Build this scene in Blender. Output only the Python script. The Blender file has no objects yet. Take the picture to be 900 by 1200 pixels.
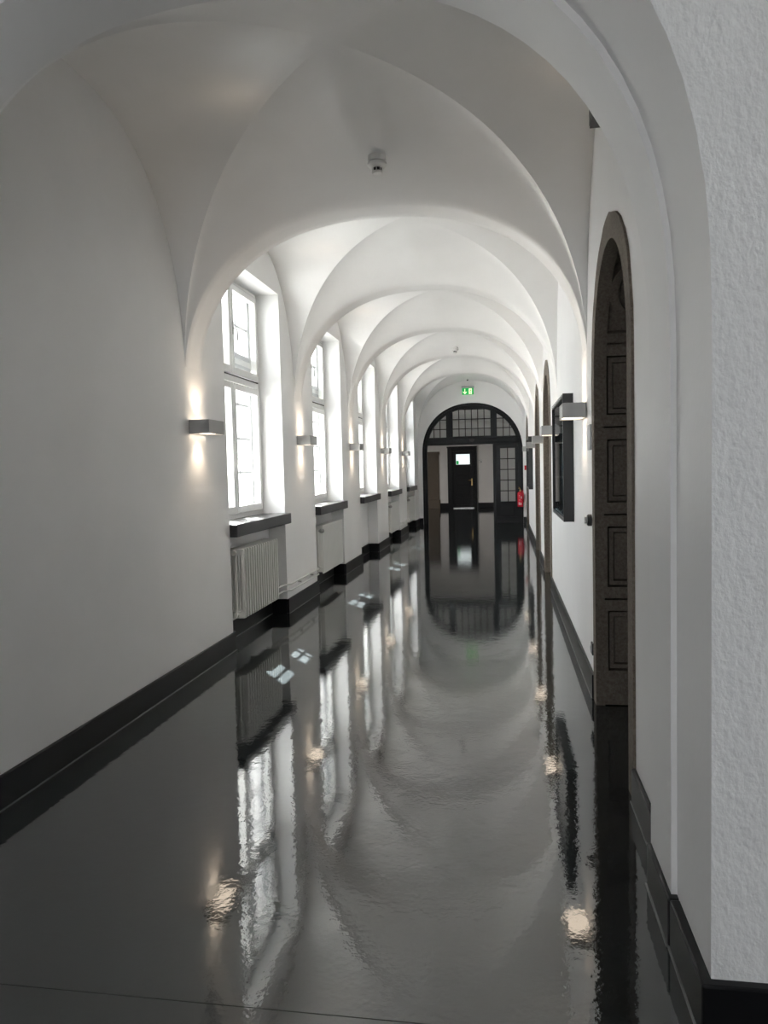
import bpy, bmesh, math, random
from mathutils import Vector, Matrix
random.seed(4)
PI = math.pi
S = bpy.context.scene
C = S.collection

# ------------------------------------------------------------------ camera
FPX = 880.0
cy_, cx_ = 600.0, 450.0
VPX, VPY = 591.0, 546.5
Yc = Vector((VPX - cx_, VPY - cy_, FPX)).normalized()
a_ = .0235
Dc = Vector((a_, 1, -(a_ * Yc.x + Yc.y) / Yc.z)).normalized()
Xc = Dc.cross(Yc)
# world axes expressed in camera coordinates (x right, y down, z forward)
rows = (Xc, Yc, -Dc)
cam_d = bpy.data.cameras.new('camera')
cam = bpy.data.objects.new('camera', cam_d)
C.objects.link(cam)
m = Matrix(((rows[0].x, -rows[0].y, -rows[0].z, 0),
            (rows[1].x, -rows[1].y, -rows[1].z, 0),
            (rows[2].x, -rows[2].y, -rows[2].z, 1.55), (0, 0, 0, 1)))
cam.matrix_world = m
cam_d.sensor_fit = 'VERTICAL'
cam_d.sensor_height = 36
cam_d.lens = FPX / 1200 * 36
cam_d.clip_start = .05
S.camera = cam

# ------------------------------------------------------------------ world, sun, exposure
w = bpy.data.worlds.new('sky')
S.world = w
w.use_nodes = True
bg = w.node_tree.nodes['Background']
bg.inputs[0].default_value = (.935, .965, 1.0, 1)
bg.inputs[1].default_value = 9.0
sd = bpy.data.lights.new('sun', 'SUN')
sd.energy = 160
sd.angle = .009
sd.color = (1, .97, .93)
sun = bpy.data.objects.new('sun', sd)
C.objects.link(sun)
sun.rotation_euler = Vector((.44, -.587, -1)).to_track_quat('-Z', 'Y').to_euler()
sun.location = (-12, 18, 20)
S.view_settings.view_transform = 'Standard'
S.view_settings.look = 'None'
S.view_settings.gamma = 1
S.view_settings.use_curve_mapping = False
S.view_settings.exposure = 0.22
S.cycles.max_bounces = 14
S.cycles.diffuse_bounces = 9
S.cycles.glossy_bounces = 6
S.cycles.transparent_max_bounces = 16


def portal(loc, normal, sx, sy):
    l = bpy.data.lights.new('sky_portal', 'AREA')
    l.shape = 'RECTANGLE'
    l.size, l.size_y = sx, sy
    l.cycles.is_portal = True
    o = bpy.data.objects.new('sky_portal', l)
    C.objects.link(o)
    o.location = loc
    o.rotation_euler = Vector(normal).to_track_quat('-Z', 'Z').to_euler()
    return o


# ------------------------------------------------------------------ measures
XL, XR = -2.36, .575
XC = (XL + XR) / 2
HW = (XR - XL) / 2
WIN = [6.20 + 3 * k for k in range(5)]
WW = 1.67
TOP = 4.25
YE = 20.80
SEP = .97

# ------------------------------------------------------------------ materials


def mat(name, col, rough=.5, spec=.5, metal=0, ior=None, coat=0, coat_r=.1, emit=None, es=0):
    mt = bpy.data.materials.new(name)
    mt.use_nodes = True
    b = mt.node_tree.nodes['Principled BSDF']
    b.inputs['Base Color'].default_value = (*col, 1)
    b.inputs['Roughness'].default_value = rough
    b.inputs['Metallic'].default_value = metal
    b.inputs['Specular IOR Level'].default_value = spec
    if ior:
        b.inputs['IOR'].default_value = ior
    b.inputs['Coat Weight'].default_value = coat
    b.inputs['Coat Roughness'].default_value = coat_r
    if emit:
        b.inputs['Emission Color'].default_value = (*emit, 1)
        b.inputs['Emission Strength'].default_value = es
    return mt


def noise_col(mt, c1, c2, scale, detail=4, lo=.35, hi=.65, stretch=None, fac_out=None):
    nt = mt.node_tree
    N = nt.nodes
    L = nt.links
    b = N['Principled BSDF']
    tc = N.new('ShaderNodeTexCoord')
    mp = N.new('ShaderNodeMapping')
    if stretch:
        mp.inputs['Scale'].default_value = stretch
    L.new(tc.outputs['Object'], mp.inputs[0])
    n = N.new('ShaderNodeTexNoise')
    n.inputs['Scale'].default_value = scale
    n.inputs['Detail'].default_value = detail
    L.new(mp.outputs[0], n.inputs['Vector'])
    r = N.new('ShaderNodeValToRGB')
    r.color_ramp.elements[0].position = lo
    r.color_ramp.elements[0].color = (*c1, 1)
    r.color_ramp.elements[1].position = hi
    r.color_ramp.elements[1].color = (*c2, 1)
    L.new(n.outputs[0], r.inputs[0])
    L.new(r.outputs[0], b.inputs['Base Color'])
    return n


def bump(mt, layers, dist=.01):
    """layers: list of (scale, strength, detail, stretch)"""
    nt = mt.node_tree
    N = nt.nodes
    L = nt.links
    b = N['Principled BSDF']
    tc = N.new('ShaderNodeTexCoord')
    prev = None
    for sc, st, de, stretch in layers:
        mp = N.new('ShaderNodeMapping')
        mp.inputs['Scale'].default_value = stretch or (1, 1, 1)
        L.new(tc.outputs['Object'], mp.inputs[0])
        n = N.new('ShaderNodeTexNoise')
        n.inputs['Scale'].default_value = sc
        n.inputs['Detail'].default_value = de
        L.new(mp.outputs[0], n.inputs['Vector'])
        bp = N.new('ShaderNodeBump')
        bp.inputs['Strength'].default_value = st
        bp.inputs['Distance'].default_value = dist
        L.new(n.outputs[0], bp.inputs['Height'])
        if prev:
            L.new(prev.outputs[0], bp.inputs['Normal'])
        prev = bp
    L.new(prev.outputs[0], b.inputs['Normal'])
    return prev


M = {}
M['plaster'] = mat('wall_plaster', (.79, .785, .775), .42, .5)
noise_col(M['plaster'], (.835, .83, .82), (.87, .865, .857), 1.6, 6)
bump(M['plaster'], [(3, .25, 2, None), (40, .12, 5, None)], .006)
M['vault'] = mat('vault_paint', (.79, .785, .77), .30, .55)
noise_col(M['vault'], (.845, .84, .83), (.875, .87, .86), 2.5, 5)
bump(M['vault'], [(2.2, .35, 2, None), (30, .08, 4, None)], .008)
M['rough_plaster'] = mat('rough_plaster', (.82, .82, .81), .8, .3)
bump(M['rough_plaster'], [(16, .8, 7, (1, 1, .55)), (60, .5, 5, (1, 1, .7))], .014)
M['floor'] = mat('black_resin_floor', (.016, .017, .018), .045, .5, ior=1.95)
noise_col(M['floor'], (.012, .0145, .0155), (.020, .024, .0255), 1.1, 6)
bump(M['floor'], [(2.2, .10, 1.5, None), (11, .11, 1.5, None), (48, .05, 2, None)], .0045)
M['black_tile'] = mat('black_skirting_tile', (.007, .007, .008), .35, .22)
bump(M['black_tile'], [(12, .1, 3, None)], .003)
M['caulk'] = mat('grey_joint', (.16, .16, .16), .4)
M['sill'] = mat('black_stone_sill', (.018, .018, .020), .30, .5)
noise_col(M['sill'], (.010, .010, .012), (.022, .022, .025), 90, 3)
M['white_paint'] = mat('white_window_paint', (.80, .80, .78), .3, .5)
M['rad'] = mat('radiator_enamel', (.70, .70, .67), .3, .5)
M['dark_gap'] = mat('dark_gap', (.02, .018, .016), .8)
M['black_wood'] = mat('black_painted_wood', (.008, .009, .011), .42, .22)
bump(M['black_wood'], [(30, .08, 3, (1, 1, .1))], .003)
M['black_metal'] = mat('black_metal', (.014, .014, .015), .35, .5)
M['case_back'] = mat('display_back', (.035, .05, .055), .5, .5)
M['alu'] = mat('satin_aluminium', (.36, .36, .35), .38, .5, metal=.55)
M['steel'] = mat('bright_steel', (.6, .6, .6), .25, .5, metal=1)
M['brass'] = mat('brass', (.7, .5, .22), .3, .5, metal=1)
M['lampglow'] = mat('warm_lamp_glass', (1, .9, .8), .4, emit=(1, .80, .58), es=14)
M['white_plastic'] = mat('white_plastic', (.72, .72, .70), .35)
M['grey_plastic'] = mat('grey_plastic', (.45, .46, .47), .4)
M['black_plastic'] = mat('black_plastic', (.015, .015, .016), .35)
M['red'] = mat('red_enamel', (.50, .006, .02), .25, .5)
M['red_label'] = mat('pale_label', (.62, .38, .40), .5)
M['green'] = mat('exit_green', (.0, .26, .06), .4, emit=(0, .42, .08), es=.55)
M['signwhite'] = mat('exit_pictogram', (.8, .9, .6), .4, emit=(.85, 1, .55), es=1.3)
M['signdark'] = mat('exit_dark', (.02, .09, .03), .5)
M['frosted'] = mat('frosted_lit_glass', (.8, .85, .85), .4, emit=(.85, .95, .95), es=.85)
M['paper'] = mat('white_card', (.8, .8, .8), .6)
M['dark_wood'] = mat('dark_door_wood', (.035, .025, .02), .45)
bump(M['dark_wood'], [(25, .2, 4, (1, 1, .08))], .004)

st = mat('brown_grey_stone', (.2, .17, .14), .85, .25)
M['stone'] = st
noise_col(st, (.12, .098, .078), (.20, .175, .145), 60, 10, .3, .72)
nt = st.node_tree
vo = nt.nodes.new('ShaderNodeTexVoronoi')
vo.inputs['Scale'].default_value = 75
tc = nt.nodes.new('ShaderNodeTexCoord')
nt.links.new(tc.outputs['Object'], vo.inputs['Vector'])
rp = nt.nodes.new('ShaderNodeValToRGB')
rp.color_ramp.elements[0].position = .05
rp.color_ramp.elements[0].color = (.02, .017, .014, 1)
rp.color_ramp.elements[1].position = .2
rp.color_ramp.elements[1].color = (1, 1, 1, 1)
nt.links.new(vo.outputs['Distance'], rp.inputs[0])
mx = nt.nodes.new('ShaderNodeMix')
mx.data_type = 'RGBA'
mx.blend_type = 'MULTIPLY'
mx.inputs[0].default_value = .8
base = nt.nodes['Principled BSDF'].inputs['Base Color'].links[0].from_socket
nt.links.new(base, mx.inputs[6])
nt.links.new(rp.outputs[0], mx.inputs[7])
nt.links.new(mx.outputs[2], nt.nodes['Principled BSDF'].inputs['Base Color'])
bump(st, [(18, .5, 8, None), (90, .4, 4, None)], .008)
M['facade'] = mat('roughcast_facade', (.55, .55, .53), .9, .2)
noise_col(M['facade'], (.13, .13, .128), (.34, .34, .33), 7, 12, .42, .58)
M['bar_grey'] = mat('grey_casement_bar', (.42, .43, .44), .5)  # plain mid-grey for the outer casements and their bars


def glass_mat(name, tint, refl=1.45, base=0):
    g = bpy.data.materials.new(name)
    g.use_nodes = True
    nt = g.node_tree
    nt.nodes.clear()
    o = nt.nodes.new('ShaderNodeOutputMaterial')
    t = nt.nodes.new('ShaderNodeBsdfTransparent')
    t.inputs[0].default_value = (*tint, 1)
    gl = nt.nodes.new('ShaderNodeBsdfGlossy')
    gl.inputs['Roughness'].default_value = .02
    lw = nt.nodes.new('ShaderNodeLayerWeight')
    lw.inputs[0].default_value = .5
    pw = nt.nodes.new('ShaderNodeMath')
    pw.operation = 'POWER'
    pw.inputs[1].default_value = 5
    nt.links.new(lw.outputs['Facing'], pw.inputs[0])
    fr = nt.nodes.new('ShaderNodeMath')
    fr.operation = 'MULTIPLY_ADD'
    f0 = ((refl - 1) / (refl + 1)) ** 2 * 2
    fr.inputs[1].default_value = 1 - f0
    fr.inputs[2].default_value = f0
    nt.links.new(pw.outputs[0], fr.inputs[0])
    mxs = nt.nodes.new('ShaderNodeMixShader')
    nt.links.new(fr.outputs[0], mxs.inputs[0])
    nt.links.new(t.outputs[0], mxs.inputs[1])
    nt.links.new(gl.outputs[0], mxs.inputs[2])
    nt.links.new(mxs.outputs[0], o.inputs[0])
    return g


M['glass'] = glass_mat('window_glass', (.97, .98, .98))
M['glass_dark'] = glass_mat('vitrine_glass', (.55, .66, .70), 1.6)
M['glass_screen'] = glass_mat('screen_glass', (.80, .83, .84), 1.5)

# ------------------------------------------------------------------ mesh helpers


def BM():
    return bmesh.new()


def box(bm, x0, x1, y0, y1, z0, z1):
    if x0 > x1: x0, x1 = x1, x0
    if y0 > y1: y0, y1 = y1, y0
    if z0 > z1: z0, z1 = z1, z0
    v = [bm.verts.new(p) for p in ((x0, y0, z0), (x1, y0, z0), (x1, y1, z0), (x0, y1, z0),
                                   (x0, y0, z1), (x1, y0, z1), (x1, y1, z1), (x0, y1, z1))]
    for f in ((3, 2, 1, 0), (4, 5, 6, 7), (0, 1, 5, 4), (1, 2, 6, 5), (2, 3, 7, 6), (3, 0, 4, 7)):
        bm.faces.new([v[i] for i in f])


def quad(bm, a, b, c, d):
    bm.faces.new([bm.verts.new(p) for p in (a, b, c, d)])


def grid(bm, pts):
    vs = [[bm.verts.new(p) for p in row] for row in pts]
    for i in range(len(vs) - 1):
        for j in range(len(vs[0]) - 1):
            try:
                bm.faces.new((vs[i][j], vs[i + 1][j], vs[i + 1][j + 1], vs[i][j + 1]))
            except ValueError:
                pass


def tube(bm, path, r, n=10):
    P = [Vector(p) for p in path]
    rings = []
    for i, p in enumerate(P):
        d = (P[min(i + 1, len(P) - 1)] - P[max(i - 1, 0)]).normalized()
        u = d.cross(Vector((0, 0, 1)))
        if u.length < .01:
            u = d.cross(Vector((1, 0, 0)))
        u.normalize()
        v = d.cross(u)
        rr = r[i] if isinstance(r, (list, tuple)) else r
        rings.append([bm.verts.new(p + (u * math.cos(2 * PI * k / n) + v * math.sin(2 * PI * k / n)) * rr) for k in range(n)])
    for a, b in zip(rings, rings[1:]):
        for k in range(n):
            bm.faces.new((a[k], a[(k + 1) % n], b[(k + 1) % n], b[k]))
    bm.faces.new(rings[0][::-1])
    bm.faces.new(rings[-1])


def lathe(bm, prof, c=(0, 0, 0), n=28, axis='Z'):
    rings = []
    for r, h in prof:
        ring = []
        for k in range(n):
            t = 2 * PI * k / n
            a, b = max(r, .0005) * math.cos(t), max(r, .0005) * math.sin(t)
            p = {'Z': (a, b, h), 'X': (h, a, b), 'Y': (a, h, b)}[axis]
            ring.append(bm.verts.new((p[0] + c[0], p[1] + c[1], p[2] + c[2])))
        rings.append(ring)
    for a, b in zip(rings, rings[1:]):
        for k in range(n):
            bm.faces.new((a[k], a[(k + 1) % n], b[(k + 1) % n], b[k]))
    bm.faces.new(rings[0][::-1])
    bm.faces.new(rings[-1])


def obj(name, bm, m, parent=None, smooth=False, bevel=0):
    bmesh.ops.recalc_face_normals(bm, faces=bm.faces)
    me = bpy.data.meshes.new(name)
    bm.to_mesh(me)
    bm.free()
    me.materials.append(M[m])
    if smooth:
        for p in me.polygons:
            p.use_smooth = True
    o = bpy.data.objects.new(name, me)
    C.objects.link(o)
    if parent:
        o.parent = parent
    if bevel:
        b = o.modifiers.new('bevel', 'BEVEL')
        b.width = bevel
        b.segments = 2
        b.limit_method = 'ANGLE'
    if smooth == 'auto':
        try:
            me.set_sharp_from_angle(angle=.6)
        except Exception:
            pass
    return o


def struct(name, bm, m, parent=None, **k):
    o = obj(name, bm, m, parent, **k)
    if not parent:
        o['kind'] = 'structure'
    return o


def empty(name, loc=(0, 0, 0), rz=0):
    o = bpy.data.objects.new(name, None)
    C.objects.link(o)
    o.location = loc
    o.rotation_euler = (0, 0, rz)
    o.empty_display_size = .1
    return o


def tag(o, label, cat, group=None):
    o['label'] = label
    o['category'] = cat
    if group:
        o['group'] = group
    return o


def copy_tree(o, parent=None):
    c = o.copy()
    C.objects.link(c)
    c.parent = parent
    for ch in list(o.children):
        copy_tree(ch, c)
    return c


# ------------------------------------------------------------------ floor, left wall
b = BM()
quad(b, (-4.6, -4.2, 0), (3.8, -4.2, 0), (3.8, 29.2, 0), (-4.6, 29.2, 0))
struct('floor', b, 'floor')

b = BM()
XO = -2.98
ends = [2.80] + [e for y in WIN for e in (y, y + WW)] + [YE + .25]
for i in range(0, len(ends), 2):
    box(b, XO, XL, ends[i], ends[i + 1], 0, TOP)
for y in WIN:
    box(b, XO, -2.55, y, y + WW, 0, .99)
    box(b, XO, -2.75, y, y + WW, .99, 1.06)
    box(b, XO, XL, y, y + WW, 3.44, TOP)
struct('wall_left', b, 'plaster')

# ------------------------------------------------------------------ right wall with arched door openings
DOORS = [(4.27, .640, .775), (10.40, .66, .86), (13.35, .66, .86), (19.10, .55, .72)]
ZS = 2.10
b = BM()


def arch_wall(bm, x, ya, yb, cy, r, zs, top, n=32):
    """wall plane x between ya..yb with an arched opening of half width r"""
    quad(bm, (x, ya, 0), (x, cy - r, 0), (x, cy - r, top), (x, ya, top))
    quad(bm, (x, cy + r, 0), (x, yb, 0), (x, yb, top), (x, cy + r, top))
    row0, row1 = [], []
    for i in range(n + 1):
        t = PI * i / n
        y = cy - r * math.cos(t)
        row0.append((x, y, zs + r * math.sin(t)))
        row1.append((x, y, top))
    grid(bm, [row0, row1])


cuts = [2.80, 7.2, 11.9, 16.2, YE + .05]
for i, (cy, ri, ro) in enumerate(DOORS):
    arch_wall(b, XR, cuts[i], cuts[i + 1], cy, ro - .004, ZS, TOP)
struct('wall_right', b, 'plaster')


def half_annulus(bm, x0, x1, cy, ri, ro, zs, n=32, jag=0):
    """solid arch band (straight legs down to the floor)"""
    sec = []
    pts = [(-1, 0, 0)] + [(math.cos(PI - PI * i / n), math.sin(PI * i / n), 1) for i in range(n + 1)] + [(1, 0, 0)]
    for (c_, s_, up) in pts:
        j = 1 + (random.uniform(-jag, jag) if up else 0)
        zo = zs + s_ * ro * j if up else 0
        zi = zs + s_ * ri if up else 0
        sec.append([(x0, cy + c_ * ri, zi), (x0, cy + c_ * ro * j, zo), (x1, cy + c_ * ro * j, zo), (x1, cy + c_ * ri, zi), (x0, cy + c_ * ri, zi)])
    grid(bm, sec)
    bmesh.ops.remove_doubles(bm, verts=bm.verts, dist=.0001)


def stone_door(idx, cy, ri, ro):
    root = empty('door_%d' % idx, (XR, cy, 0))
    root['kind'] = 'structure'
    D = .78
    b = BM()
    half_annulus(b, -.012, .045, 0, ri, ro, ZS, jag=.012)
    obj('stone_surround', b, 'stone', root, smooth=False, bevel=0)
    # jambs with sunken panels, blocks separated by joints
    zj = [0, .69, 1.23, 1.78, 2.31]
    for s in (-1, 1):
        b = BM()
        G = .012
        for k in range(4):
            z0, z1 = zj[k] + .006, min(zj[k + 1], ZS + .2) - .006
            y0, y1 = s * ri, s * (ri + .15)
            box(b, .045, .065, y0, y1, z0, z1)
            box(b, .60, D, y0, y1, z0, z1)
            pa = z0 + (.22 if k == 0 else .070)
            pb = z1 - .070
            box(b, .065, .60, y0, y1, z0, pa)
            box(b, .065, .60, y0, y1, pb, z1)
            xa, xb, za, zb = .065 + G, .60 - G, pa + G, pb - G
            ym = s * (ri + .022)
            box(b, xa, xa + .026, ym, y1, za, zb)
            box(b, xb - .026, xb, ym, y1, za, zb)
            box(b, xa + .026, xb - .026, ym, y1, za, za + .026)
            box(b, xa + .026, xb - .026, ym, y1, zb - .026, zb)
            box(b, xa + .034, xb - .034, s * (ri + .045), y1, za + .034, zb - .034)
        box(b, .045, D, s * (ri + .14), s * (ri + .165), 0, ZS + .2)
        obj('stone_jamb', b, 'stone', root)
    # soffit: rim bands, sunken ground and raised ring
    b = BM()
    n = 40

    def sof(x0, x1, r0, t0=0, t1=PI):
        g = []
        for i in range(n + 1):
            t = t0 + (t1 - t0) * i / n
            g.append([(x0, -math.cos(t) * (ri + .16), ZS + math.sin(t) * (ri + .16)),
                      (x0, -math.cos(t) * r0, ZS + math.sin(t) * r0),
                      (x1, -math.cos(t) * r0, ZS + math.sin(t) * r0),
                      (x1, -math.cos(t) * (ri + .16), ZS + math.sin(t) * (ri + .16))])
        grid(b, g)
        if t1 - t0 < PI - .01:
            for q in (g[0], g[-1]):
                b.faces.new([b.verts.new(p) for p in q])
    sof(.045, .065, ri)
    sof(.60, D, ri)
    sof(.065, .60, ri + .075)
    for t in (.36, PI - .36):
        sof(.065, .60, ri, t - .045, t + .045)
    obj('stone_soffit', b, 'stone', root)
    b = BM()
    R0, R1 = .275, .225
    for t0 in (PI - .36 - .06 - R0 / ri, .36 + .06 + R0 / ri):
        rows_ = []
        for k in range(37):
            a = 2 * PI * k / 36
            row = []
            for rr, h in ((R0, .075), (R0, .0), (R1, .0), (R1, .075)):
                x = .335 + rr * math.cos(a)
                t = t0 + rr * math.sin(a) / ri
                q = ri + h
                row.append((x, -math.cos(t) * q, ZS + math.sin(t) * q))
            rows_.append(row)
        grid(b, rows_)
        rows_ = []
        for k in range(37):
            a = 2 * PI * k / 36
            row = []
            for rr, h in ((R1 - .018, .075), (R1 - .018, .03), (.001, .03)):
                t = t0 + rr * math.sin(a) / ri
                row.append((.335 + rr * math.cos(a), -math.cos(t) * (ri + h), ZS + math.sin(t) * (ri + h)))
            rows_.append(row)
        grid(b, rows_)
    obj('stone_ring', b, 'stone', root)
    # door leaves
    for s in (-1, 1):
        b = BM()
        box(b, D - .07, D - .03, s * .004, s * (ri - .002), .01, ZS)
        for z0, z1 in ((.15, .75), (.85, 1.35), (1.45, 1.98)):
            box(b, D - .085, D - .07, s * .09, s * (ri - .1), z0, z1)
        lf = obj('door_leaf', b, 'dark_wood', root, bevel=.006)
        if s == 1:
            b = BM()
            tube(b, [(D - .07, .05, 1.05), (D - .13, .05, 1.05), (D - .13, .16, 1.05)], .009)
            obj('handle', b, 'brass', lf, smooth=True)
    b = BM()
    pts = [(-math.cos(PI * i / 24) * (ri - .002), ZS + math.sin(PI * i / 24) * (ri - .002)) for i in range(25)]
    v0 = [b.verts.new((D - .07, y, z)) for y, z in pts]
    v1 = [b.verts.new((D - .03, y, z)) for y, z in pts]
    b.faces.new(v0)
    b.faces.new(v1[::-1])
    for i in range(24):
        b.faces.new((v0[i], v1[i], v1[i + 1], v0[i + 1]))
    obj('tympanum', b, 'dark_wood', root)
    return root


for i, (cy, ri, ro) in enumerate(DOORS):
    stone_door(i + 1, cy, ri, ro)
b = BM()
box(b, XR + SEP, XR + SEP + .1, 2.8, YE + .05, 0, TOP)
struct('wall_behind_doors', b, 'plaster')

# ------------------------------------------------------------------ vaults


def Sf(f, n=2.3):
    f = min(1, abs(f))
    return (1 - f ** n) ** (1 / n)


Z0 = 2.2
CW = .0


def vault(y0, yc, y1, c0, cd, c1, xl=XL, xr=XR, band=.15, name='ceiling', z0=Z0, matn='vault'):
    b = BM()
    xc = (xl + xr) / 2
    hw = (xr - xl) / 2 + .006
    N, T = 56, 18
    for sgn, yb, cb in ((-1, y0, c0), (1, y1, c1)):
        L = abs(yb - yc) - band
        rows_ = []
        for i in range(N + 1):
            f = math.sin(PI / 2 * (2 * i / N - 1))
            x = xc + hw * f
            zd = z0 + (cd - z0) * Sf(f)
            zb = z0 + (cb - z0) * Sf(f)
            row = []
            for j in range(T + 1):
                t = j / T
                k = 1 - (1 - t ** 1.9) ** 1.25
                y = yc + sgn * (L * abs(f) + (L - L * abs(f)) * t)
                row.append((x, y, zd + (zb - zd) * k))
            for j in (1, 2):
                row.append((x, yc + sgn * (L + band * j / 2), zb))
            rows_.append(row)
        grid(b, rows_)
    for sx in (-1, 1):
        rows_ = []
        for i in range(N + 1):
            g = math.sin(PI / 2 * (2 * i / N - 1))
            L = (abs(y1 - yc) if g > 0 else abs(y0 - yc)) - band
            y = yc + L * g
            zd = z0 + (cd - z0) * Sf(g)
            row = []
            for j in range(T + 1):
                t = j / T
                x = xc + sx * hw * (abs(g) + (1 - abs(g)) * t)
                row.append((x, y, zd + .02 * math.sin(PI * t) * (1 - abs(g))))
            rows_.append(row)
        grid(b, rows_)
    o = struct(name, b, matn, smooth=True)
    return o


crown = [3.46, 3.44, 3.58, 3.64, 3.67, 3.70, 3.90]
diag = [3.84, 3.88, 3.90, 3.92, 3.94, 3.98]
bd = [2.78, 5.55, 8.55, 11.55, 14.55, 17.55, YE + .02]
ctr = [4.05, 7.05, 10.05, 13.05, 16.05, 19.05]
for k in range(6):
    vault(bd[k], ctr[k], bd[k + 1], crown[k], diag[k], crown[k + 1], band=.15 if k < 5 else .15)
b = BM()
box(b, -3.1, 1.7, 2.7, YE + .3, TOP, TOP + .15)
struct('ceiling_slab', b, 'plaster')

# ------------------------------------------------------------------ opening arch towards the near hall
AX, AZ = -.92, 1.9


def prof(a, bb, n=40, e=2.5):
    pts = [(AX - a, 0)]
    for i in range(n + 1):
        t = -1 + 2 * i / n
        f = math.sin(PI / 2 * t)
        pts.append((AX + a * f, AZ + bb * (1 - abs(f) ** e) ** (1 / e)))
    pts.append((AX + a, 0))
    return pts


P1 = prof(1.450, 1.455)
P2 = prof(1.432, 1.425)
YA, YB, YCC = 2.056, 2.46, 2.80
b = BM()


def lift(P, y):
    return [(x, y, z) for x, z in P]


def outer(P, y, xo0, xo1, top):
    out = []
    for i, (x, z) in enumerate(P):
        if i == 0:
            out.append((xo0, y, 0))
        elif i == len(P) - 1:
            out.append((xo1, y, 0))
        else:
            u = (i - 1) / (len(P) - 3)
            out.append((xo0 + (xo1 - xo0) * u, y, top))
    return out


# plaster jambs and soffits
grid(b, [lift(P1, YA), lift(P1, (YA + YB) / 2), lift(P1, YB), lift(P2, YB), lift(P2, (YB + YCC) / 2), lift(P2, YCC)])
o = struct('wall_arch', b, 'plaster', smooth='auto')
b = BM()
# back face of the arch wall towards the corridor
grid(b, [lift(P2, YCC), outer(P2, YCC, XL - .05, XR + .1, TOP)])
struct('wall_arch_back', b, 'plaster')
b = BM()
xo0, xo1, tp = -4.6, 3.8, 4.6
for i in range(len(P1) - 1):
    (xa, za), (xb, zb) = P1[i], P1[i + 1]
    if i == 0:
        quad(b, (xo0, YA, 0), (xa, YA, 0), (xa, YA, AZ), (xo0, YA, AZ))
        quad(b, (xo0, YA, AZ), (xa, YA, AZ), (xa, YA, tp), (xo0, YA, tp))
    elif i == len(P1) - 2:
        quad(b, (xa, YA, 0), (xo1, YA, 0), (xo1, YA, AZ), (xa, YA, AZ))
        quad(b, (xa, YA, AZ), (xo1, YA, AZ), (xo1, YA, tp), (xa, YA, tp))
    else:
        quad(b, (xa, YA, za), (xb, YA, zb), (xb, YA, tp), (xa, YA, tp))
struct('wall_front', b, 'rough_plaster')

# near hall shell
b = BM()
box(b, 3.8, 3.95, -4.2, YA + .2, 0, 1.1)
box(b, 3.8, 3.95, -4.2, YA + .2, 3.1, 4.6)
box(b, 3.8, 3.95, -4.2, .75, 1.0, 3.3)
box(b, 3.8, 3.95, 1.3, YA + .2, 1.0, 3.3)
struct('wall_near_right', b, 'plaster')
b = BM()
box(b, -4.75, -4.6, -4.2, YA + .2, 0, 4.6)
struct('wall_near_left', b, 'plaster')
b = BM()
box(b, -4.75, 3.95, -4.35, -4.2, 0, 1.0)
box(b, -4.75, 3.95, -4.35, -4.2, 3.2, 4.6)
box(b, -4.75, -1.65, -4.35, -4.2, 1.0, 3.2)
box(b, -.55, 3.95, -4.35, -4.2, 1.0, 3.2)
struct('wall_near_back', b, 'plaster')
b = BM()
box(b, -4.75, 3.95, -4.35, YA + .75, 4.6, 4.75)
struct('ceiling_near', b, 'plaster')
portal((-1.1, -4.28, 2.1), (0, 1, 0), 1.1, 2.2)
portal((3.88, 1.02, 2.1), (-1, 0, 0), .55, 2.0)

# ------------------------------------------------------------------ rear wall, rear hall
PAX, PAA, PAS, PAB = -.870, 1.375, 1.95, 1.36   # wooden screen arch: centre, half width, springing, rise


def sprof(a, bb, n=36, e=2.15):
    pts = [(PAX - a, 0)]
    for i in range(n + 1):
        f = math.sin(PI / 2 * (-1 + 2 * i / n))
        pts.append((PAX + a * f, PAS + bb * (1 - abs(f) ** e) ** (1 / e)))
    pts.append((PAX + a, 0))
    return pts


PS = sprof(PAA, PAB)
b = BM()
YR = YE + .42
grid(b, [outer(PS, YE, XL - .05, XR + .05, TOP), lift(PS, YE), lift(PS, YR), outer(PS, YR, -3.6, 1.3, TOP)])
struct('wall_end', b, 'plaster')
YD = 28.6
b = BM()
box(b, -3.6, -3.45, YR - .02, 23.0, 0, TOP)
box(b, -3.6, -3.45, 24.0, YD + .2, 0, TOP)
box(b, -3.6, -3.45, 23.0, 24.0, 0, 1.0)
box(b, -3.6, -3.45, 23.0, 24.0, 2.4, TOP)
struct('wall_hall_left', b, 'plaster')
ld = bpy.data.lights.new('hall_fill_light', 'AREA')  # added fill light for the rear hall, kept out of view, no fixture
ld.shape = 'DISK'
ld.size = .5
ld.energy = 60
ld.color = (1, .93, .86)
lo = bpy.data.objects.new('hall_fill_light', ld)
C.objects.link(lo)
lo.location = (-3.05, 24.3, 2.9)
b = BM()
box(b, 1.0, 1.15, YR - .02, YD + .2, 0, TOP)
struct('wall_hall_right', b, 'plaster')
b = BM()
box(b, -3.5, 1.1, YD, YD + .2, 0, TOP)
struct('wall_hall_back', b, 'plaster')
vault(YR, 23.1, 24.95, 3.3, 3.75, 3.3, -3.46, 1.01, name='ceiling_hall')
vault(24.95, 26.8, YD, 3.3, 3.75, 3.3, -3.46, 1.01, name='ceiling_hall')
b = BM()
box(b, -3.6, 1.2, YE + .3, YD + .2, TOP, TOP + .15)
struct('ceiling_hall_slab', b, 'plaster')

# ------------------------------------------------------------------ skirting
BH = .16


def skirt_runs(name, runs, m='black_tile', h=BH, t=.03):
    """runs: list of boxes (x0,x1,y0,y1)"""
    b = BM()
    for r in runs:
        box(b, r[0], r[1], r[2], r[3], 0, h)
    o = struct(name, b, m, bevel=.007)
    return o


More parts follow.
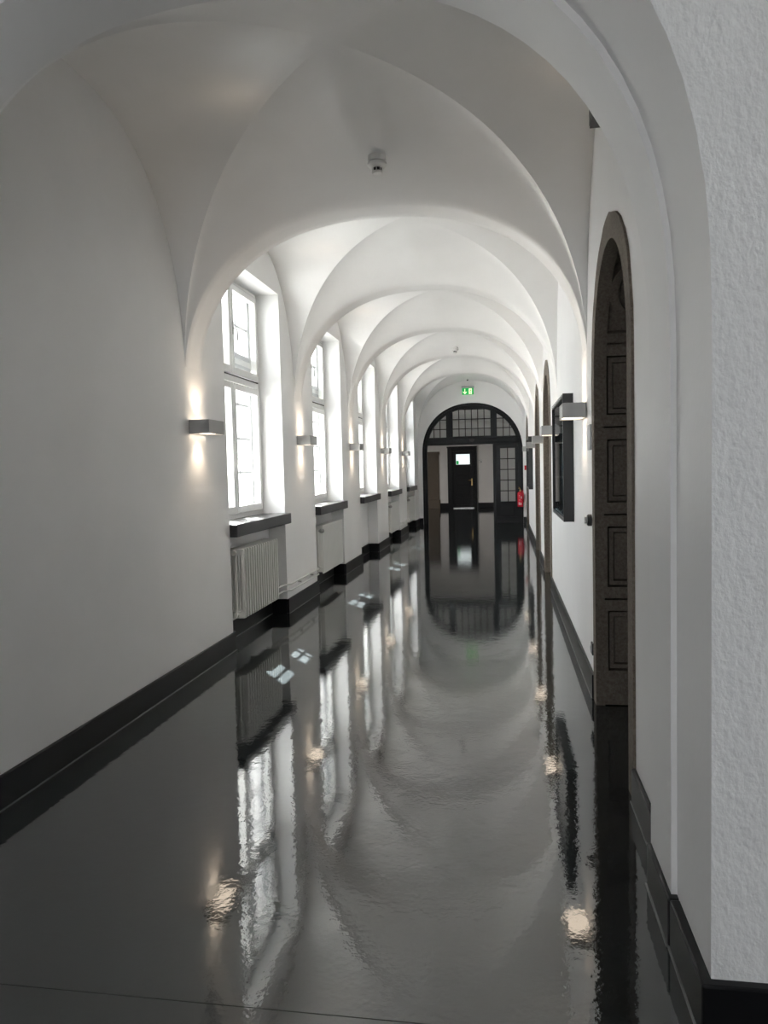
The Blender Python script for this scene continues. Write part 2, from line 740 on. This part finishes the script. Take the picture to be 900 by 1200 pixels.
runs, fil = [], []
t = .022
for i in range(0, len(ends), 2):
    y0, y1 = ends[i], min(ends[i + 1], YE)
    runs.append((XL, XL + t, y0 - (t if i else 0), y1 + (t if i < len(ends) - 2 else 0)))
    fil.append((XL + t, XL + t + .005, y0 - t, y1 + t))
for y in WIN:
    runs.append((-2.55, -2.55 + t, y, y + WW))
    runs.append((-2.55, XL, y - 0, y + t))
    runs.append((-2.55, XL, y + WW - t, y + WW))
    fil.append((-2.55 + t, -2.55 + t + .005, y + t, y + WW - t))
skirt_runs('baseboard_left', runs)
b = BM()
for r in fil:
    box(b, r[0], r[1], r[2], r[3], 0, .005)
struct('trim_1', b, 'caulk')
runs, fil = [], []
ys = [2.80]
for cy, ri, ro in DOORS:
    ys += [cy - ro, cy + ro]
ys.append(YE)
for i in range(0, len(ys), 2):
    runs.append((XR - t, XR, ys[i], ys[i + 1]))
    fil.append((XR - t - .005, XR - t, ys[i], ys[i + 1]))
skirt_runs('baseboard_right', runs)
xj1, xj2 = AX + 1.450, AX + 1.432
runs = [(xj1 - .03, xj1 + .2, YA - .03, YB - .03), (xj2 - .016, xj2 + .1, YB - .03, YCC - .0),
        (xj1 + .2, 3.8, YA - .03, YA)]
fil += [(xj1 - .036, xj1 - .03, YA - .03, YB - .03), (xj2 - .022, xj2 - .016, YB - .03, YCC)]
skirt_runs('baseboard_arch', runs)
xk1, xk2 = AX - 1.450, AX - 1.432
skirt_runs('baseboard_arch_left', [(xk1 - .2, xk1 + .03, YA - .03, YB - .03), (xk2 - .1, xk2 + .016, YB - .03, YCC), (-4.6, xk1 - .2, YA - .03, YA)])
b = BM()
for r in fil:
    box(b, r[0], r[1], r[2], r[3], 0, .006)
struct('trim_2', b, 'caulk')
skirt_runs('baseboard_end', [(XL + t, PAX - PAA, YE - t, YE), (PAX + PAA, XR - t, YE - t, YE)])
skirt_runs('baseboard_hall', [(-2.43, -2.12, YD - t, YD), (-1.0, 1.0, YD - t, YD), (-3.45, -3.43, YR, YD), (.98, 1.0, YR, YD)], h=.2)
b = BM()
box(b, -4.6, 3.8, 1.999, 2.001, 0, .0006)
struct('trim_3', b, 'dark_gap')

# ------------------------------------------------------------------ windows
XW = -2.60


def frame_rect(b, x0, x1, y0, y1, z0, z1, w, wt=None, wb=None):
    wt = wt or w
    wb = wb or w
    box(b, x0, x1, y0, y0 + w, z0, z1)
    box(b, x0, x1, y1 - w, y1, z0, z1)
    box(b, x0, x1, y0 + w, y1 - w, z0, z0 + wb)
    box(b, x0, x1, y0 + w, y1 - w, z1 - wt, z1)


def make_window():
    root = empty('window_1', (XW, WIN[0], 0))
    root['kind'] = 'structure'
    b = BM()
    frame_rect(b, -.08, -.012, 0, WW, 1.10, 3.44, .045)
    box(b, -.08, -.005, .045, WW - .045, 2.435, 2.495)
    box(b, -.08, -.02, WW / 2 - .02, WW / 2 + .02, 1.14, 2.435)
    box(b, -.08, -.02, WW / 2 - .02, WW / 2 + .02, 2.495, 3.40)
    obj('window_frame', b, 'white_paint', root, bevel=.004)
    b = BM()
    box(b, -.03, -.002, .04, WW - .04, 2.495, 2.507)
    box(b, -.03, -.008, .04, WW - .04, 3.398, 3.405)
    obj('shadow_gap', b, 'dark_gap', root)
    for (z0, z1) in ((1.15, 2.425), (2.515, 3.392)):
        for k in (0, 1):
            y0 = .05 if k == 0 else WW / 2 + .004
            y1 = WW / 2 - .004 if k == 0 else WW - .05
            b = BM()
            frame_rect(b, -.05, .012, y0, y1, z0, z1, .062, .062, .07)
            sh = obj('sash', b, 'white_paint', root, bevel=.005)
            b = BM()
            quad(b, (-.02, y0 + .06, z0 + .06), (-.02, y1 - .06, z0 + .06), (-.02, y1 - .06, z1 - .06), (-.02, y0 + .06, z1 - .06))
            obj('pane', b, 'glass', sh)
            if k == 1:
                zc = z0 + (z1 - z0) * (.42 if z0 < 2 else .5)
                b = BM()
                box(b, .012, .022, y0 + .018, y0 + .042, zc - .06, zc + .06)
                tube(b, [(.02, y0 + .03, zc), (.055, y0 + .03, zc), (.058, y0 + .03, zc - .02), (.058, y0 + .034, zc - .12)], .008)
                obj('handle', b, 'steel' if z0 > 2 else 'white_plastic', sh, smooth='auto')
    # outer casements with glazing bars
    for (z0, z1, bars) in ((1.13, 2.66, (1.55, 1.90, 2.25)), (2.72, 3.40, (3.05,))):
        for k in (0, 1):
            y0 = .04 if k == 0 else WW / 2 + .002
            y1 = WW / 2 - .002 if k == 0 else WW - .04
            b = BM()
            xo = -.085
            frame_rect(b, xo - .04, xo, y0, y1, z0, z1, .05)
            ym = (y0 + y1) / 2
            box(b, xo - .028, xo - .006, ym - .012, ym + .012, z0 + .05, z1 - .05)
            for zb in bars:
                box(b, xo - .028, xo - .006, y0 + .05, y1 - .05, zb - .012, zb + .012)
            oc = obj('outer_casement', b, 'bar_grey', root)
            b = BM()
            quad(b, (xo - .018, y0 + .05, z0 + .05), (xo - .018, y1 - .05, z0 + .05), (xo - .018, y1 - .05, z1 - .05), (xo - .018, y0 + .05, z1 - .05))
            obj('pane', b, 'glass', oc)
    b = BM()
    frame_rect(b, -.15, -.082, 0, WW, 1.06, 3.44, .042)
    box(b, -.14, -.09, .04, WW - .04, 2.655, 2.725)
    obj('outer_frame', b, 'white_paint', root)
    b = BM()
    box(b, -.15, -.0, 0, WW, 1.04, 1.099)
    obj('inner_ledge', b, 'white_paint', root)
    return root


w0 = make_window()
for k in range(1, 5):
    c = copy_tree(w0)
    c.name = 'window_%d' % (k + 1)
    c.location.y = WIN[k]
for k in range(5):
    portal((-2.955, WIN[k] + WW / 2, 2.27), (1, 0, 0), WW, 2.34)
    b = BM()
    box(b, XW + .001, -2.29, WIN[k], WIN[k] + WW - .0, .99, 1.10)
    s = obj('window_sill', b, 'sill', bevel=.006)
    nm = ['the column radiator', 'the first flat radiator', 'the empty niche', 'the second flat radiator', 'the last flat radiator']
    tag(s, 'thick black stone window sill above %s' % nm[k], 'window sill', 'black window sills')

# unseen eave slab added to block sun above the transoms; wing facade outside
b = BM()
box(b, -3.94, -2.98, 0, 24, 5.62, 5.78)
struct('sun_block_eave', b, 'plaster')
b = BM()
box(b, -7.55, -3.62, 21.5, 30, -.9, 8.5)
struct('wall_outer_wing', b, 'facade')
b = BM()
quad(b, (-40, -30, -.9), (-3, -30, -.9), (-3, 70, -.9), (-40, 70, -.9))
struct('ground', b, 'facade')

# ------------------------------------------------------------------ radiators
XB = -2.55


def valve(b, y, z, s):
    lathe(b, [(.012, 0), (.012, .03), (.024, .035), (.026, .07), (.018, .085), (.002, .09)], (0, 0, 0), 14, 'Y')


def make_column_radiator():
    root = empty('column_radiator', (-2.367, WIN[0] + .11, 0))
    z0, z1, L, n = .255, .872, 1.04, 16
    p = L / n
    for k in range(n):
        b = BM()
        y = p * (k + .5)
        for x in (-.062, 0, .062):
            tube(b, [(x, y, z0 + .05), (x, y, z1 - .05)], .0125, 8)
        for z in (z0 + .03, z1 - .03):
            pts = [(-.075, y, z), (-.066, y, z + (.02 if z > .5 else -.02)), (.066, y, z + (.02 if z > .5 else -.02)), (.075, y, z)]
            tube(b, pts, [.012, .014, .014, .012], 8)
            box(b, -.070, .070, y - .012, y + .012, z - .028, z + .028)
            tube(b, [(0, y - p / 2, z), (0, y + p / 2, z)], .020, 10)
        # slim front lamella
        box(b, .058, .079, y - .014, y + .014, z0 + .003, z1 - .003)
        obj('section', b, 'rad', root, smooth='auto')
    for z in (z1 - .03, z0 + .03):
        b = BM()
        lathe(b, [(.022, -.022), (.026, -.012), (.026, .0)], (0, 0, z), 16, 'Y')
        obj('end_plug', b, 'rad', root, smooth='auto')
    b = BM()
    tube(b, [(0, L, z1 - .03), (0, L + .05, z1 - .03)], .012, 10)
    lathe(b, [(.014, L + .045), (.025, L + .05), (.027, L + .09), (.02, L + .11), (.002, L + .115)], (.0, 0, z1 - .03), 16, 'Y')
    v = obj('thermostat_knob', b, 'white_plastic', root, smooth='auto')
    b = BM()
    box(b, -.02, .02, L + .012, L + .046, z1 - .055, z1 - .005)
    obj('valve_body', b, 'steel', root, bevel=.004)
    for y in (.2, L - .2):
        b = BM()
        box(b, -.18, -.06, y - .015, y + .015, .3, .78)
        obj('wall_bracket', b, 'rad', root)
    return root


r0 = make_column_radiator()
tag(r0, 'white column radiator with many slim upright sections under the nearest window', 'radiator')


def make_panel_radiator(L):
    root = empty('panel_radiator')
    z0, z1 = .215, .845
    b = BM()
    box(b, -.005, .012, 0, L, z0, z1)
    for k in range(int(L / .06)):
        y = .03 + k * .06
        if y + .04 < L:
            box(b, .010, .0155, y, y + .035, z0 + .02, z1 - .02)
    obj('front_panel', b, 'rad', root, bevel=.004)
    b = BM()
    box(b, -.10, -.085, 0, L, z0, z1)
    obj('rear_panel', b, 'rad', root, bevel=.004)
    for y in (-.003, L - .004):
        b = BM()
        box(b, -.09, -.004, y, y + .007, z0 + .02, z1 - .015)
        obj('side_cover', b, 'rad', root)
    b = BM()
    box(b, -.09, -.004, 0, L, z1 - .012, z1 - .004)
    obj('top_grille', b, 'rad', root)
    b = BM()
    tube(b, [(-.04, 0, z1 - .07), (-.04, -.05, z1 - .07), (-.04, -.06, z1 - .08), (-.04, -.06, .32), (-.0, -.06, .30), (.03, -.06, .30)], .008, 8)
    obj('feed_pipe', b, 'rad', root, smooth=True)
    b = BM()
    lathe(b, [(.010, -.03), (.014, -.02), (.026, -.012), (.031, .01), (.026, .034), (.012, .045), (.002, .046)], (-.0, -.05, z1 - .07), 18, 'X')
    obj('thermostat_knob', b, 'alu', root, smooth=True)
    for y in (.2, L - .2):
        b = BM()
        box(b, -.204, -.10, y - .02, y + .02, .3, .75)
        obj('wall_bracket', b, 'rad', root)
    return root


p0 = make_panel_radiator(1.19)
p0.location = (-2.345, WIN[1] + .24, 0)
tag(p0, 'white flat panel radiator under the second window, knob at its near end', 'radiator', 'flat panel radiators')
for k, lab in ((3, 'white flat panel radiator just past the empty niche'), (4, 'white flat panel radiator nearest the black glazed screen')):
    c = copy_tree(p0)
    c.location = (-2.345, WIN[k] + .16, 0)
    tag(c, lab, 'radiator', 'flat panel radiators')


def pipes(ya, yb, lab, back):
    root = empty('heating_pipes', (XL, ya, 0))
    L = yb - ya
    for z, dz in ((.318, 0), (.250, 0)):
        b = BM()
        x1 = .035
        pts = [(-.03, -back, z), (-.03, -.12, z), (-.02, -.04, z), (.012, -.0, z), (x1, .05, z), (x1, L - .06, z), (.012, L, z), (-.035, L + .03, z), (-.04, L + .045, z), (-.04, L + .055, z)]
        tube(b, pts, .0095, 10)
        obj('pipe', b, 'rad', root, smooth=True)
    for y in (.45, 1.0):
        b = BM()
        box(b, -.0, .04, y - .012, y + .012, .275, .293)
        obj('pipe_clip', b, 'rad', root)
    tag(root, lab, 'pipe', 'paired heating pipes')


pipes(WIN[0] + WW, WIN[1], 'pair of white heating pipes crossing the pier after the column radiator', .50)
pipes(WIN[3] + WW, WIN[4], 'pair of white heating pipes on the far pier between flat radiators', .28)

# ------------------------------------------------------------------ wall sconces


def make_sconce():
    """local: wall at x=0, lamp sticks out towards +x, centre at y=0"""
    root = empty('wall_sconce')
    L, H, D, T = .155, .0525, .165, .004
    b = BM()
    box(b, D - T, D, -L, L, -H, H)
    box(b, .004, D, -L, -L + T, -H, H)
    box(b, .004, D, L - T, L, -H, H)
    box(b, .004, .008, -L, L, -H, H)
    obj('housing', b, 'alu', root, bevel=.0015)
    for s, nm_ in ((1, 'upper_lens'), (-1, 'lower_lens')):
        b = BM()
        box(b, .012, D - T, -L + T, L - T, s * (H - .012), s * (H - .009))
        le = obj(nm_, b, 'frost_lens', root)
        ld = bpy.data.lights.new('lamp_beam', 'SPOT')
        ld.energy = SC_E
        ld.color = (1, .80, .60)
        ld.spot_size = math.radians(112)
        ld.spot_blend = 1
        ld.shadow_soft_size = .03
        lo = bpy.data.objects.new('lamp_beam', ld)
        C.objects.link(lo)
        lo.parent = root
        lo.location = (.075, 0, s * (H + .004))
        lo.rotation_euler = (0, (PI if s > 0 else 0) + s * .0, 0)
    b = BM()
    box(b, 0, .006, -.06, .06, -.03, .03)
    obj('wall_plate', b, 'alu', root)
    return root


SC_E = 9.0
M['frost_lens'] = mat('frosted_lamp_lens', (1, .95, .9), .4, emit=(1, .84, .66), es=3.2)
s0 = make_sconce()
ordn = ['nearest', 'second', 'third', 'fourth', 'farthest']
lefts = ['before the first window', 'on the pier after the first window', 'on the pier after the second window', 'on the pier after the third window', 'on the pier before the last window']
rights = ['just past the dark stone doorway', 'second nearest', 'third nearest', 'fourth nearest', 'nearest the black screen']
SY = [5.57 + 3 * k for k in range(5)]
for k in range(5):
    c = s0 if k == 0 else copy_tree(s0)
    c.location = (XL, SY[k], 1.905)
    tag(c, 'grey box wall light on the left wall, ' + lefts[k], 'wall light', 'box lights on the left wall')
SYR = [5.60, 8.60, 11.35, 14.2, 17.35]
for k in range(5):
    c = copy_tree(s0)
    c.location = (XR, SYR[k], 1.932)
    c.rotation_euler = (0, 0, PI)
    tag(c, 'grey box wall light on the right wall, ' + rights[k], 'wall light', 'box lights on the right wall')

# ------------------------------------------------------------------ display cases


def make_case(L):
    root = empty('display_case')
    z0, z1, D = 1.07, 2.147, .082
    b = BM()
    box(b, -.006, 0, 0, L, z0, z1)
    obj('back_panel', b, 'case_back', root)
    b = BM()
    box(b, -D, -.0, 0, .016, z0, z1)
    box(b, -D, -.0, L - .016, L, z0, z1)
    box(b, -D, -.0, .016, L - .016, z0, z0 + .014)
    box(b, -D, -.0, .016, L - .016, z1 - .014, z1)
    frame_rect(b, -D - .004, -D + .006, 0, L, z0, z1, .035)
    obj('frame', b, 'black_metal', root, bevel=.002)
    b = BM()
    quad(b, (-D + .01, .03, z0 + .03), (-D + .01, L - .03, z0 + .03), (-D + .01, L - .03, z1 - .03), (-D + .01, .03, z1 - .03))
    obj('glass_front', b, 'glass_dark', root)
    b = BM()
    box(b, -D - .008, -D - .003, .05, L - .04, z1 - .028, z1 - .012)
    obj('top_rail', b, 'steel', root)
    b = BM()
    for z in (z0 + .36, z0 + .70):
        box(b, -D + .02, -.006, .02, L - .02, z, z + .008)
    obj('glass_shelf', b, 'alu', root)
    b = BM()
    for k in range(9):
        y = .05 + k * (L - .14) / 9
        z = z0 + .02
        quad(b, (-D + .014, y, z), (-D + .014, y + .13, z + .01), (-D + .03 + .01 * (k % 3), y + .12, z + .05 + .02 * (k % 2)), (-D + .028, y + .01, z + .06 + .015 * (k % 3)))
    p = obj('white_strip', b, 'paper', root)  # row of tilted white facets along the bottom of the case
    return root


d1 = make_case(1.45)
d1.location = (XR, 6.48, 0)
tag(d1, 'large black framed glass display case on the right wall past the dark stone doorway', 'display case', 'wall display cases')
d2 = copy_tree(d1)
d2.location = (XR, 15.6, 0)
tag(d2, 'small looking far glass display case before the last stone doorway', 'display case', 'wall display cases')

# small fittings on the right wall
b = BM()
box(b, -.016, 0, -.075, .075, -.085, .085)
o = obj('switch_panel', b, 'grey_plastic', bevel=.004)
o.location = (XR, 5.20, 1.73)
tag(o, 'flat light grey wall plate beside the dark stone doorway, above the black fitting', 'wall plate')
r = empty('key_switch', (XR, 5.20, 1.175))
b = BM()
lathe(b, [(.040, 0), (.040, -.022), (.034, -.030), (.002, -.031)], (0, 0, 0), 20, 'X')
obj('housing', b, 'black_plastic', r, smooth='auto')
b = BM()
box(b, -.046, -.03, -.007, .007, -.022, .022)
obj('toggle', b, 'steel', r, bevel=.002)
tag(r, 'round black rotary switch at waist height beside the dark stone doorway', 'switch')
r = empty('wall_socket', (XR, 5.16, .31))
b = BM()
box(b, -.012, 0, -.04, .04, -.04, .04)
obj('cover', b, 'black_plastic', r, bevel=.004)
b = BM()
lathe(b, [(.026, -.010), (.026, -.018), (.020, -.018), (.018, -.010)], (0, 0, 0), 18, 'X')
obj('socket_ring', b, 'grey_plastic', r, smooth='auto')
tag(r, 'black power socket low on the right wall just above the skirting', 'socket')
r = empty('wall_speaker', (XR, 4.0, 3.36))
b = BM()
box(b, -.095, 0, -.30, .30, .0, .34)
obj('housing', b, 'black_metal', r, bevel=.003)
b = BM()
box(b, -.098, -.094, -.29, .29, .012, .328)
obj('grille', b, 'black_plastic', r)
tag(r, 'black box high on the right wall, half hidden by the near arch', 'speaker')
r = empty('fire_alarm_button', (XR, 18.15, 1.50))
b = BM()
box(b, -.05, 0, -.06, .06, -.06, .06)
obj('case', b, 'red', r, bevel=.004)
b = BM()
box(b, -.053, -.05, -.035, .035, -.035, .035)
obj('window', b, 'paper', r)
tag(r, 'small red fire alarm button on the far right wall', 'fire alarm')
r.location.y = 20.25

# ------------------------------------------------------------------ smoke detectors, sensor


def detector(x, y, z, s, lab):
    root = empty('smoke_detector', (x, y, z))
    b = BM()
    lathe(b, [(.054 * s, .02), (.054 * s, -.016 * s), (.050 * s, -.018 * s)], n=32)
    obj('mounting_base', b, 'white_plastic', root, smooth='auto')
    b = BM()
    lathe(b, [(.050 * s, -.020 * s), (.057 * s, -.024 * s), (.057 * s, -.036 * s), (.045 * s, -.048 * s), (.030 * s, -.052 * s)], n=32)
    obj('housing', b, 'white_plastic', root, smooth='auto')
    b = BM()
    lathe(b, [(.026 * s, -.050 * s), (.026 * s, -.072 * s)], n=20)
    obj('sensing_chamber', b, 'black_plastic', root, smooth='auto')
    b = BM()
    for k in range(8):
        t_ = 2 * PI * k / 8
        x_, y_ = .0285 * s * math.cos(t_), .0285 * s * math.sin(t_)
        tube(b, [(x_, y_, -.05 * s), (x_, y_, -.073 * s)], .002 * s, 6)
    lathe(b, [(.031 * s, -.071 * s), (.031 * s, -.080 * s), (.026 * s, -.084 * s), (.002, -.085 * s)], n=24)
    obj('cap', b, 'white_plastic', root, smooth='auto')
    tag(root, lab, 'smoke detector', 'ceiling smoke detectors')
    return root


detector(-.80, 5.01, 3.590, 1.12, 'white round smoke detector on the nearest vault')
detector(-.87, 14.07, 3.755, 1.12, 'small white smoke detector on the far vault in the middle of the corridor')
r = empty('ceiling_sensor', (-.945, 20.45, 3.93))
b = BM()
lathe(b, [(.035, .02), (.035, -.02), (.028, -.03), (.002, -.055)], n=20)
obj('housing', b, 'white_plastic', r, smooth='auto')
b = BM()
lathe(b, [(.022, -.036), (.022, -.058), (.002, -.064)], n=16)
obj('lens', b, 'black_plastic', r, smooth='auto')
tag(r, 'tiny white sensor on the last vault just above the green exit sign', 'sensor')

# ------------------------------------------------------------------ exit sign
r = empty('exit_sign', (-.955, YE, 3.61))
b = BM()
box(b, -.168, .172, -.075, 0, .095, .150)
obj('housing', b, 'grey_plastic', r, bevel=.004)
b = BM()
box(b, -.155, .155, -.052, -.028, -.082, .096)
pl = obj('sign_panel', b, 'green', r)
b = BM()
yy = -.0535
box(b, -.088, -.072, yy - .001, yy, -.03, .075)
for s in (-1, 1):
    quad(b, (-.080, yy - .001, -.066), (-.080 + s * .046, yy - .001, -.018), (-.080 + s * .046, yy - .001, .006), (-.080, yy - .001, -.038))
box(b, .030, .108, yy - .001, yy, -.066, .078)
ar = obj('pictogram', b, 'signwhite', pl)
b = BM()
yy = -.0556


def limb(pts, wd):
    for (x0, z0), (x1, z1) in zip(pts, pts[1:]):
        d = Vector((x1 - x0, z1 - z0)).normalized() * wd / 2
        n_ = (-d.y, d.x)
        quad(b, (x0 + n_[0], yy, z0 + n_[1]), (x1 + n_[0], yy, z1 + n_[1]), (x1 - n_[0], yy, z1 - n_[1]), (x0 - n_[0], yy, z0 - n_[1]))


lathe(b, [(.010, -.0555), (.010, -.0550)], (.074, 0, .052), 14, 'Y')
limb([(.070, .040), (.064, -.004)], .018)
limb([(.064, -.004), (.080, -.024), (.070, -.054)], .012)
limb([(.062, -.004), (.050, -.030), (.036, -.036)], .012)
limb([(.070, .032), (.090, .018), (.100, .026)], .009)
limb([(.066, .032), (.048, .022), (.046, .004)], .009)
obj('running_figure', b, 'signdark', pl)
tag(r, 'green lit exit sign with down arrow and running figure above the black screen', 'exit sign')

# ------------------------------------------------------------------ glazed black screen at the end
scr = empty('door_5', (0, YE + .14, 0))
scr['kind'] = 'structure'
b = BM()


def ring(b, Pa, Pb, y0, y1):
    grid(b, [lift(Pa, y0), lift(Pb, y0), lift(Pb, y1), lift(Pa, y1), lift(Pa, y0)])


PO = sprof(PAA - .002, PAB - .002)
PI_ = sprof(PAA - .125, PAB - .135)
ring(b, PO, PI_, -.06, .06)
PO2 = sprof(PAA - .002, PAB - .002)
PI2 = sprof(PAA - .06, PAB - .06)
ring(b, PO2, PI2, -.085, -.05)
obj('arch_frame', b, 'black_wood', scr, smooth='auto')


def zin(x, off=.125, ob=.135, e=2.15):
    f = min(1, abs(x - PAX) / (PAA - off))
    return PAS + (PAB - ob) * (1 - f ** e) ** (1 / e)


b = BM()
box(b, PAX - PAA + .05, PAX + PAA - .05, -.06, .06, 2.17, 2.385)
box(b, PAX - PAA + .05, PAX + PAA - .05, -.078, -.06, 2.33, 2.36)
box(b, PAX - PAA + .05, PAX + PAA - .05, -.072, -.06, 2.19, 2.23)
obj('transom', b, 'black_wood', scr, bevel=.004)
for x0, x1 in ((-1.575, -1.395), (-.36, -.188)):
    b = BM()
    box(b, x0, x1, -.055, .055, 2.38, zin((x0 + x1) / 2) + .03)
    obj('lunette_post', b, 'black_wood', scr, bevel=.004)
b = BM()
MB_ = .011
cols = [-1.395 + 1.035 * k / 6 for k in range(1, 6)] + [-1.575 - .172 * k for k in (1, 2)] + [-.188 + .172 * k for k in (1, 2)]
for x in cols:
    box(b, x - MB_, x + MB_, -.02, .02, 2.38, zin(x) + .02)
for z in (2.61, 2.87):
    f = (1 - ((z - PAS) / (PAB - .135)) ** 2.15) ** (1 / 2.15)
    xh = f * (PAA - .125)
    box(b, PAX - xh - .02, PAX + xh + .02, -.019, .019, z - MB_, z + MB_)
for (x0, x1) in ((-1.395, -.36),):
    box(b, x0, x1, -.03, .03, 3.13, zin(-.87) + .05)
    box(b, x0, x1, -.03, .03, 2.38, 2.405)
obj('lunette_bars', b, 'black_wood', scr)
b = BM()
gp = [(x, z) for x, z in sprof(PAA - .12, PAB - .12)[1:-1] if z > 2.3]
gp = [(gp[0][0] - .02, 2.3)] + gp + [(gp[-1][0] + .02, 2.3)]
vs = [b.verts.new((x, 0, z)) for x, z in gp]
b.faces.new(vs)
obj('lunette_glass', b, 'glass_screen', scr)
# side light with lower panel
b = BM()
box(b, -.305, -.225, -.06, .06, 0, 2.17)
box(b, -.225, .40, -.045, .045, 0, .16)
obj('side_post', b, 'black_wood', scr, bevel=.004)
b = BM()
box(b, -.225, -.108, -.035, .035, .16, 2.17)
box(b, .292, .38, -.035, .035, .16, 2.17)
box(b, -.108, .292, -.035, .035, 2.05, 2.17)
box(b, -.108, .292, -.035, .035, .16, .585)
box(b, -.07, .25, -.045, -.035, .22, .50)
box(b, -.12, .30, -.043, .043, .555, .585)
sl = obj('side_light', b, 'black_wood', scr, bevel=.004)
b = BM()
box(b, .092 - .012, .092 + .012, -.02, .02, .58, 2.05)
for k in range(1, 5):
    z = .585 + (2.05 - .585) * k / 5
    box(b, -.11, .295, -.019, .019, z - .012, z + .012)
obj('side_light_bars', b, 'black_wood', sl)
b = BM()
quad(b, (-.11, 0, .58), (.295, 0, .58), (.295, 0, 2.06), (-.11, 0, 2.06))
obj('side_light_glass', b, 'glass_screen', sl)
b = BM()
box(b, -.95, -.80, -.095, -.06, 2.295, 2.325)
box(b, -.93, -.82, -.10, -.06, 2.26, 2.30)
obj('door_closer', b, 'black_metal', scr, bevel=.003)

# ------------------------------------------------------------------ fire extinguisher
r = empty('fire_extinguisher', (.415, YE - .10, .44))
b = BM()
lathe(b, [(.02, 0), (.074, .004), (.078, .02), (.078, .36), (.070, .395), (.045, .415), (.022, .42)], n=28)
obj('cylinder', b, 'red', r, smooth='auto')
b = BM()
lathe(b, [(.022, .42), (.022, .45), (.014, .455), (.014, .475)], n=16)
obj('valve', b, 'brass', r, smooth='auto')
b = BM()
tube(b, [(0, 0, .46), (-.01, 0, .49), (-.05, 0, .51)], .007)
tube(b, [(0, 0, .46), (.0, 0, .50), (-.04, 0, .545)], .006)
obj('lever', b, 'brass', r, smooth=True)
b = BM()
tube(b, [(.02, 0, .45), (.07, -.01, .43), (.088, -.02, .36), (.090, -.02, .12)], .009)
obj('hose', b, 'red', r, smooth=True)
for k, (z0, z1, x0, x1) in enumerate(((.30, .315, -.04, -.012), (.255, .262, -.04, .035), (.20, .206, -.04, 0), (.17, .176, -.04, .02), (.06, .13, -.045, -.015), (.06, .12, .0, .03), (.23, .29, .012, .04))):
    b = BM()
    y0 = -.0795
    box(b, x0, x1, y0 + (abs(x0) + abs(x1)) * .06 - .001, -.06, z0, z1)
    obj('label_line', b, 'red_label', r)
b = BM()
box(b, -.02, .02, .076, .10, .1, .34)
obj('hanging_bracket', b, 'black_metal', r)
tag(r, 'red fire extinguisher with brass valve hung at the right foot of the black screen', 'fire extinguisher')

# ------------------------------------------------------------------ rear hall furniture: far door, stone pier, plaque
fd = empty('door_6', (0, YD, 0))
fd['kind'] = 'structure'
b = BM()
frame_rect(b, 0, 0, 0, 0, 0, 0, 0) if False else None
box(b, -2.12, -1.93, -.12, .02, 0, 2.34)
box(b, -1.13, -1.02, -.12, .02, 0, 2.34)
box(b, -1.93, -1.13, -.12, .02, 2.16, 2.34)
box(b, -2.14, -1.0, -.14, -.12, 2.29, 2.34)
box(b, -1.13, -1.10, -.14, -.12, 0, 2.3)
box(b, -1.95, -1.92, -.14, -.12, 0, 2.3)
obj('door_frame', b, 'black_wood', fd, bevel=.004)
b = BM()
box(b, -1.925, -1.80, -.07, -.02, .03, 2.155)
box(b, -1.285, -1.135, -.07, -.02, .03, 2.155)
box(b, -1.80, -1.285, -.07, -.02, 2.045, 2.155)
box(b, -1.80, -1.285, -.07, -.02, 1.54, 1.66)
box(b, -1.80, -1.285, -.055, -.03, .1, 1.54)
for z in (.03, .42, .80, 1.17):
    box(b, -1.80, -1.285, -.07, -.02, z, z + .10)
lf = obj('door_leaf', b, 'black_wood', fd, bevel=.006)
b = BM()
box(b, -1.80, -1.285, -.050, -.044, 1.66, 2.045)
obj('lit_pane', b, 'frosted', lf)
b = BM()
box(b, -1.79, -1.70, -.054, -.051, 1.67, 1.80)
stx = obj('escape_sticker', b, 'green', lf)
b = BM()
box(b, -1.765, -1.74, -.056, -.0545, 1.70, 1.77)
obj('sticker_mark', b, 'signwhite', stx) if False else b.free()
b = BM()
tube(b, [(-1.215, -.07, 1.06), (-1.215, -.12, 1.06), (-1.33, -.12, 1.06)], .011)
box(b, -1.235, -1.195, -.076, -.07, .86, 1.12)
obj('handle', b, 'brass', lf, smooth='auto')
b = BM()
box(b, -1.92, -1.17, -.13, -.02, .0, .028)
obj('threshold', b, 'steel', fd)
r = empty('stone_pier', (-2.66, YD - .003, 0))
b = BM()
box(b, -.235, .235, -.16, 0, 0, .34)
box(b, -.215, .205, -.14, 0, .34, 2.02)
obj('shaft', b, 'stone', r, bevel=.012)
b = BM()
box(b, -.225, .215, -.15, 0, 2.02, 2.06)
box(b, -.24, .235, -.17, 0, 2.06, 2.16)
for k in range(7):
    box(b, -.20 + k * .058, -.17 + k * .058, -.152, -.13, 1.93, 2.02)
obj('capital', b, 'stone', r, bevel=.006)
tag(r, 'brownish stone pier with moulded top seen through the open screen', 'pier')
r = empty('door_sign', (-.905, YD, 1.775))
b = BM()
box(b, -.085, .085, -.012, 0, -.075, .075)
obj('plate', b, 'paper', r, bevel=.002)
b = BM()
box(b, -.06, .02, -.014, -.012, .02, .03)
box(b, .02, .07, -.014, -.012, -.06, -.01)
obj('print', b, 'grey_plastic', r)
tag(r, 'small square white sign on the wall right of the far black door', 'sign')
